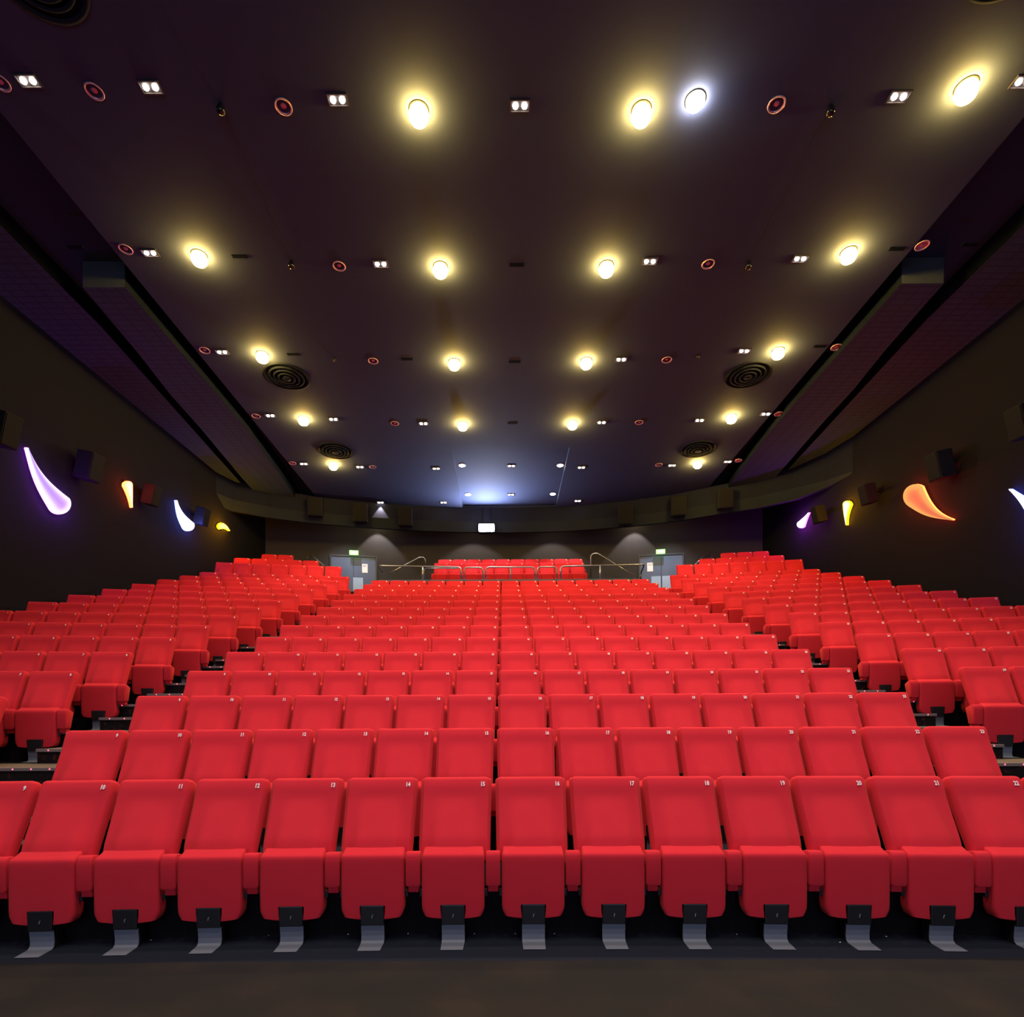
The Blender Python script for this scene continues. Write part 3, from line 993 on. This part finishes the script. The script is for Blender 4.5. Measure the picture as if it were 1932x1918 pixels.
# ------------------------------------------------------------------ projector in the fascia
pp = at_depth(918, 996, 21.7)
t = thing('projector', 'glaring blue-white cinema projector under the rear ceiling edge', 'projector', pp)
bm = bmesh.new(); box(bm, -0.30, 0.30, 0.0, 0.30, -0.15, 0.17, 0.02)
obj('body', mesh_of('body', bm, M_SPK), t)
bm = bmesh.new(); box(bm, -0.29, 0.29, -0.03, 0.0, -0.13, 0.15, 0.03)
obj('lens_window', mesh_of('lens_window', bm, E_PROJ), t)['label'] = 'glaring lens window'
bm = bmesh.new(); tube(bm, [(-0.15, 0.15, 0.15), (-0.15, 0.15, ceil_z(21.9) - pp.z)], 0.02); tube(bm, [(0.15, 0.15, 0.15), (0.15, 0.15, ceil_z(21.9) - pp.z)], 0.02)
obj('hanger', mesh_of('hanger', bm, M_DARK), t)
l = bpy.data.lights.new('projector_light', 'AREA'); l.energy = 420; l.color = (0.80, 0.84, 1.0); l.size = 0.3
o = bpy.data.objects.new('projector_light', l); o.location = (0, -0.06, 0.0); o.rotation_euler = (R(-112), 0, 0); link(o, t)

# ------------------------------------------------------------------ teardrop wall lamps
def teardrop_outline(tip, fat, rad, bend, n=18):
    """outline from a pointed tip to a round end; 2D"""
    T, F = Vector(tip), Vector(fat)
    ax = (F - T); L = ax.length; ax.normalize()
    pr = Vector((-ax.y, ax.x))
    lefts, rights = [], []
    for k in range(n + 1):
        s = k / n
        c = T + ax * (L * s) + pr * (bend * math.sin(PI * s) )
        wd = rad * (0.06 + 0.94 * (s ** 1.35))
        lefts.append(c + pr * wd); rights.append(c - pr * wd)
    capp = []
    for k in range(1, 12):
        a = PI * k / 12
        capp.append(F + pr * (rad * math.cos(a)) + ax * (rad * math.sin(a)))
    tipc = T - ax * rad * 0.06
    return lefts + capp + rights[::-1] + [tipc]

DROPS = [ # tip, fat-end centre and radius as seen, bend, halo colour, front inner, front edge, strength, watts, word
    ((53, 845), (115, 950), 20, 8, (0.42, 0.05, 1.0), (0.42, 0.24, 0.95), (1.0, 0.82, 1.0), 1.3, 30, 'large purple'),
    ((250, 957), (243, 915), 8, 1, (1.0, 0.06, 0.01), (1.0, 0.62, 0.42), (1.0, 0.40, 0.20), 2.2, 14, 'small red-orange'),
    ((334, 944), (357, 991), 10.5, 4, (0.10, 0.14, 1.0), (0.95, 0.95, 1.0), (0.75, 0.8, 1.0), 2.6, 26, 'blue-white'),
    ((434, 1001), (419.5, 992.5), 6.5, 2, (1.0, 0.40, 0.0), (1.0, 0.70, 0.22), (1.0, 0.55, 0.08), 2.2, 55, 'small amber'),
    ((1525, 967), (1510, 989), 7, 0, (0.60, 0.03, 0.9), (1.0, 0.85, 1.0), (0.85, 0.5, 1.0), 2.4, 45, 'small violet'),
    ((1596, 990), (1597, 952), 7.5, -1.5, (1.0, 0.42, 0.0), (1.0, 0.90, 0.60), (1.0, 0.62, 0.08), 2.4, 40, 'narrow yellow'),
    ((1795, 980), (1726, 936), 23, -9, (1.0, 0.05, 0.01), (0.86, 0.16, 0.08), (1.0, 0.46, 0.12), 1.0, 45, 'large orange-red'),
    ((1904, 923), (1962, 985), 20, -4, (0.08, 0.12, 1.0), (0.9, 0.92, 1.0), (0.85, 0.9, 1.0), 2.4, 24, 'blue-white'),
]
for i, (tp, fp, rpx, bend, colr, inner, edgec, st, watts, word) in enumerate(DROPS):
    A, B = on_wall(*tp, 0.1), on_wall(*fp, 0.1)
    left = A.x < 0
    def wallpt(q):
        v_ = on_wall(q.x, q.y, 0.1)
        return Vector((v_.y, v_.z))
    side = 'left' if left else 'right'
    def P(q, off):
        y, z_ = q
        xw = (WL[0] + WL[1] * y) if left else (WR[0] + WR[1] * y)
        return Vector((xw + (off if left else -off), y, z_))
    org = P((B.y, B.z), 0.0)
    opx = teardrop_outline(tp, fp, rpx, bend)
    out = [wallpt(q) for q in opx]
    t = thing('teardrop_lamp', f'glowing {word} teardrop lamp on the {side} black wall', 'wall lamp', org, 0, 'teardrop wall lamps')
    bm = bmesh.new()
    cl = bm.loops.layers.float_color.new('glow')
    n_ = len(out)
    mids = []                       # the drop's middle line, for the glow towards the rim
    ax = Vector(fp) - Vector(tp)
    pr = Vector((-ax.y, ax.x)).normalized()
    for q in opx:
        s_ = max(0.02, min(1.0, (q - Vector(tp)).dot(ax) / ax.length_squared))
        mids.append(wallpt(Vector(tp) + ax * s_ + pr * bend * math.sin(PI * s_)))
    levels = [(0.0, 0.08, 1.0), (0.03, 0.1, 1.0), (0.30, 0.105, 0.75), (0.62, 0.11, 0.2), (1.0, 0.112, 0.0)]
    rings = []
    for f_, off, c_ in levels:
        rings.append([(bm.verts.new(P(q.lerp(m_, f_), off) - org), c_) for q, m_ in zip(out, mids)])
    def colour(c_):
        return (*[inner[k] * (1 - c_) + edgec[k] * c_ for k in range(3)], 1)
    for a, b in zip(rings, rings[1:]):
        for k in range(n_):
            k2 = (k + 1) % n_
            vs = [a[k], a[k2], b[k2], b[k]]
            fce = bm.faces.new([v[0] for v in vs])
            for lp in fce.loops:
                for v, c_ in vs:
                    if lp.vert is v: lp[cl] = colour(c_)
    me = mesh_of('diffuser', bm, emis('teardrop_front_%d' % i, inner, st, 'glow'))
    obj('diffuser', me, t)
    bm = bmesh.new()
    a = [bm.verts.new(P(q, 0.03) - org) for q in out]
    b = [bm.verts.new(P(q, 0.08) - org) for q in out]
    for k in range(n_):
        bm.faces.new((a[k], a[(k + 1) % n_], b[(k + 1) % n_], b[k]))
    o = obj('backlight', mesh_of('backlight', bm, emis('teardrop_halo_%d' % i, colr, 22.0)), t)
    o['label'] = 'coloured back light'
    bm = bmesh.new(); box(bm, -0.02, 0.02, -0.1, 0.1, -0.1, 0.1)
    off = 0.02 if left else -0.02
    obj('wall_bracket', mesh_of('wall_bracket', bm, M_DARK), t, (off, 0, 0))
    l_ = bpy.data.lights.new('lamp_light', 'POINT'); l_.energy = watts; l_.color = colr; l_.shadow_soft_size = 0.01
    o_ = bpy.data.objects.new('lamp_light', l_); o_.location = (0.38 if left else -0.38, 0, 0.0); link(o_, t)

# ------------------------------------------------------------------ wall loudspeakers
bm = bmesh.new(); box(bm, -0.20, 0.20, -0.17, 0.17, -0.30, 0.30, 0.015)
ME_CAB = mesh_of('cabinet', bm, M_SPK)
bm = bmesh.new(); box(bm, 0.20, 0.215, -0.15, 0.15, -0.28, 0.28, 0.004)
ME_GRILLE = mesh_of('grille', bm, M_DARK)
bm = bmesh.new(); box(bm, -0.42, -0.20, -0.03, 0.03, -0.04, 0.04); box(bm, -0.40, -0.37, -0.09, 0.09, -0.12, 0.12)
ME_BRKT = mesh_of('bracket', bm, M_DARK)
SPK = [(5, 810, 1.35, 'nearest on the left wall, at the frame edge'), (168, 880, 1.0, 'on the left wall between the purple and red lamps'), (286, 934, 0.85, 'on the left wall beside the red lamp'), (381, 974, 0.8, 'on the left wall beside the blue lamp'),
       (1545, 970, 0.85, 'on the right wall between violet and yellow lamps'), (1638, 932, 0.95, 'on the right wall beside the yellow lamp'), (1774, 878, 1.1, 'on the right wall above the orange-red lamp'), (1932, 795, 1.3, 'nearest on the right wall, at the frame edge')]
for px, py, sc, lab in SPK:
    p = on_wall(px, py, 0.32)
    left = p.x < 0
    t = thing('wall_speaker', 'black tilted loudspeaker ' + lab, 'speaker', tuple(p), 0, 'wall loudspeakers')
    t.rotation_euler = (0, R(14), R(-8)) if left else (0, R(14), R(188))
    t.scale = (0.8, 0.8, 0.85) if p.y > 14 else (1, 1, 1)
    obj('cabinet', ME_CAB, t); obj('grille', ME_GRILLE, t); obj('bracket', ME_BRKT, t)
for px, py, lab in ((595, 956, 'far left'), (680, 967, 'second from the left'), (765, 975, 'third from the left'), (1180, 972, 'third from the right'), (1280, 955, 'second from the right'), (1368, 941, 'far right')):
    r = ray(px, py)
    y = 20.0
    for _ in range(6): y = fascia_y(r.x * y) - 0.36
    p = at_depth(px, py, y)
    t = thing('rear_speaker', f'dark loudspeaker on the rear ceiling fascia, {lab}', 'speaker', p, 0, 'loudspeakers on the rear fascia')
    t.rotation_euler = (0, R(12), R(-90) + math.atan2(p.x, 30) * -1)
    t.scale = (1.0, 1.5, 1.05)
    obj('cabinet', ME_CAB, t); obj('grille', ME_GRILLE, t); obj('bracket', ME_BRKT, t)

# ------------------------------------------------------------------ doors with exit signs
def door(n, xa, xb, ztop, papers, plates):
    ya, yb = rear_y(xa), rear_y(xb)
    ang = math.atan2(yb - ya, xb - xa)
    wd = math.hypot(xb - xa, yb - ya)
    root = bpy.data.objects.new('door_%d' % n, None)
    root.location = (xa, ya - 0.03, 5.68); root.rotation_euler = (0, 0, ang)
    link(root); root['kind'] = 'structure'
    H = ztop - 5.68
    bm = bmesh.new()
    for x0, x1 in ((0, 0.05), (wd - 0.05, wd)): box(bm, x0, x1, -0.03, 0.06, 0, H, 0.004)
    box(bm, 0.05, wd - 0.05, -0.03, 0.06, H - 0.05, H, 0.004)
    obj('door_frame', mesh_of('door_frame', bm, M_FRAMEB), root)
    for x0, x1 in ((0.055, wd / 2 - 0.006), (wd / 2 + 0.006, wd - 0.055)):
        bm = bmesh.new(); box(bm, x0, x1, 0.0, 0.045, 0.01, H - 0.055, 0.004)
        obj('door_leaf', mesh_of('door_leaf', bm, M_BLUE), root)
    for x0, x1 in plates:
        bm = bmesh.new(); box(bm, x0 * wd, x1 * wd, -0.006, 0.0, 0.60, 1.13, 0.002)
        obj('push_plate', mesh_of('push_plate', bm, M_PLATE), root)['label'] = 'pale steel plate'
    for x0, x1, z0, z1 in papers:
        bm = bmesh.new(); box(bm, x0 * wd, x1 * wd, -0.008, -0.003, z0, z1)
        pa = obj('paper_notice', mesh_of('paper_notice', bm, M_PAPER), root); pa['label'] = 'white paper notice'
        bm = bmesh.new()
        for k in range(3): box(bm, (x0 + 0.02) * wd, (x1 - 0.02 - 0.015 * k) * wd, -0.010, -0.0085, z1 - 0.06 - 0.03 * k, z1 - 0.05 - 0.03 * k)
        obj('printed_lines', mesh_of('printed_lines', bm, M_INK), pa)
    return root
pl, pr = at_depth(621.5, 1044, 22.65), at_depth(711, 1048, 22.98)
door(1, pl.x, pr.x, 7.68, [(0.68, 0.80, 1.33, 1.68)], [(0.49, 0.70)])
pl, pr = at_depth(1205, 1047, 22.98), at_depth(1291.5, 1043, 22.65)
door(2, pl.x, pr.x, 7.68, [(0.19, 0.32, 1.33, 1.68)], [(0.28, 0.49), (0.52, 0.74)])
for px, py, lab in ((667.5, 1042, 'left'), (1246.5, 1040, 'right')):
    p = at_depth(px, py, 22.65)
    t = thing('exit_sign', f'glowing green exit sign above the {lab} double door', 'sign', p, R(10) if lab == 'left' else R(-10), 'green exit signs')
    bm = bmesh.new(); box(bm, -0.17, 0.17, -0.02, 0.06, -0.08, 0.08, 0.008)
    obj('housing', mesh_of('housing', bm, E_GREEN), t)
    bm = bmesh.new(); box(bm, -0.11, 0.11, -0.028, -0.02, -0.05, 0.05, 0.004)
    obj('light_panel', mesh_of('light_panel', bm, E_GREENW), t)['label'] = 'white lit centre'

# ------------------------------------------------------------------ railings
YR0 = 19.2
def rp(px, py, Y=YR0): return at_depth(px, py, Y)
def rail(name, label, paths, rad=0.022, group=None, feet=()):
    t = thing(name, label, 'railing', paths[0][0], 0, group)
    org = Vector(paths[0][0])
    for i, pth in enumerate(paths):
        bm = bmesh.new()
        tube(bm, rounded([Vector(p) - org for p in pth], 0.13), rad, 8)
        obj('handrail' if i == 0 else 'post', mesh_of('tube', bm, M_CHROME, True), t)
    return t
ZB = PLATZ
def foot(px, Y=YR0):
    r = ray(px, 1090); return Vector((r.x * Y, Y, ZB))
GR = 'chrome railings along the platform edge'
rail('guard_rail', 'long chrome guard rail left of the platform seats', [
    [rp(722, 1079, 19.9), rp(713, 1067), rp(869.5, 1069.5), foot(869.5)], [foot(797), rp(797, 1068)]], 0.026, GR)
rail('guard_rail', 'low inner chrome loop behind the long left guard rail', [
    [foot(799.5, 19.32), rp(799.5, 1071.5, 19.32), rp(864, 1072, 19.32)]], 0.018, GR)
rail('guard_rail', 'narrow chrome loop left of the middle loop', [[foot(875.6), rp(875.6, 1070), rp(911.3, 1070.5), foot(911.3)]], 0.024, GR)
rail('guard_rail', 'wide middle chrome loop on the platform edge', [[foot(916.7), rp(916.7, 1069.5), rp(1008.9, 1069.5), foot(1008.9)], [foot(963), rp(963, 1070)]], 0.024, GR)
rail('guard_rail', 'narrow chrome loop right of the middle loop', [[foot(1014.3), rp(1014.3, 1069), rp(1050.5, 1069), foot(1050.5)]], 0.024, GR)
rail('guard_rail', 'long chrome guard rail right of the platform seats', [
    [foot(1057.8), rp(1057.8, 1068), rp(1216, 1064.5), rp(1209.5, 1080, 19.9), rp(1209, 1092, 19.9)], [foot(1132.5), rp(1132.5, 1067)]], 0.026, GR)
HG = 'sloping chrome handrails of the upper stairs'
rail('stair_handrail', 'sloping chrome handrail left of the platform seats', [[rp(735.5, 1081, 20.6), rp(792, 1050.5, 21.4), rp(802, 1052, 21.5), rp(803, 1066, 21.5)]], 0.02, HG)
rail('stair_handrail', 'sloping chrome handrail right of the platform seats', [[rp(1114.5, 1090, 21.5), rp(1114.5, 1046, 21.5), rp(1126, 1042.5, 21.4), rp(1196, 1085.5, 20.6)]], 0.02, HG)
rail('stair_handrail', 'short chrome handrail among the upper left seats', [[rp(578, 1055, 21.2), rp(583, 1049, 21.2), rp(590, 1049.5, 21.0), rp(621, 1075, 20.0)]], 0.018, HG)
rail('stair_handrail', 'short chrome handrail among the upper right seats', [[rp(1303, 1072, 20.0), rp(1330, 1048, 21.0), rp(1341, 1048.5, 21.2), rp(1347, 1059, 21.2)]], 0.018, HG)

# ------------------------------------------------------------------ lit step nosings
bmc = bmesh.new(); lathe(bmc, [(0, 0.005), (0.005, 0.004), (0.0075, 0.0)], 8)
ME_LED = mesh_of('diode', bmc, E_LED, True)
M_NOSE = mat('metal_nosing', (0.30, 0.25, 0.24), 0.45, 0.5)
for side, (x0, x1) in AISLE.items():
    step = 0
    for n in range(2, 13):
        for half in (0, 1):
            step += 1
            y = edge_y(n, (x0 + x1) / 2) + (0.49 if half else -0.012)
            zt = floor_n(n) + (RISE / 2 if half else 0.008)
            ext = 0.0 if half else (0.7 if n < 5 else 0.15)
            xa, xb = (x0 - ext, x1) if side == 'left' else (x0, x1 + ext)
            t = thing('step_nosing', f'metal step edge with red light dots, {side} aisle, step {step} counted from the bottom', 'step light', ((xa + xb) / 2, y, zt), 0, f'lit step edges of the {side} aisle')
            hw = (xb - xa) / 2
            bm = bmesh.new(); box(bm, -hw, hw, -0.012, 0.03, -0.028, 0.004, 0.002)
            obj('strip', mesh_of('strip', bm, M_NOSE), t)
            if n <= 9:
                k = int(2 * hw / 0.19)
                for j in range(k):
                    o = obj('diode', ME_LED, t, ((j - (k - 1) / 2) * 0.19, -0.012, -0.010), (R(90), 0, 0))
                    o['label'] = 'red light dot'
# white crumbs of litter on the dark floor under the front row
bm = bmesh.new(); lathe(bm, [(0, 0.004), (0.004, 0.003), (0.006, 0)], 6)
ME_CR = mesh_of('paper_scrap', bm, M_PAPER)
for i, (px, py) in enumerate([(285, 1773), (507, 1764), (572, 1766), (657, 1762), (770, 1761), (895, 1761), (972, 1761), (1046, 1761), (1390, 1762), (1672, 1766), (1585, 1777), (1905, 1764)]):
    r = ray(px, py); tt = -EYE / r.z
    o = obj('paper_scrap', ME_CR, None, (r.x * tt, tt, 0), (0, 0, i)); o.scale = (1.0, 0.7, 0.8)
    tag(o, 'tiny pale scrap on the dark blue floor under the front row', 'litter', 'tiny scraps under the front row')
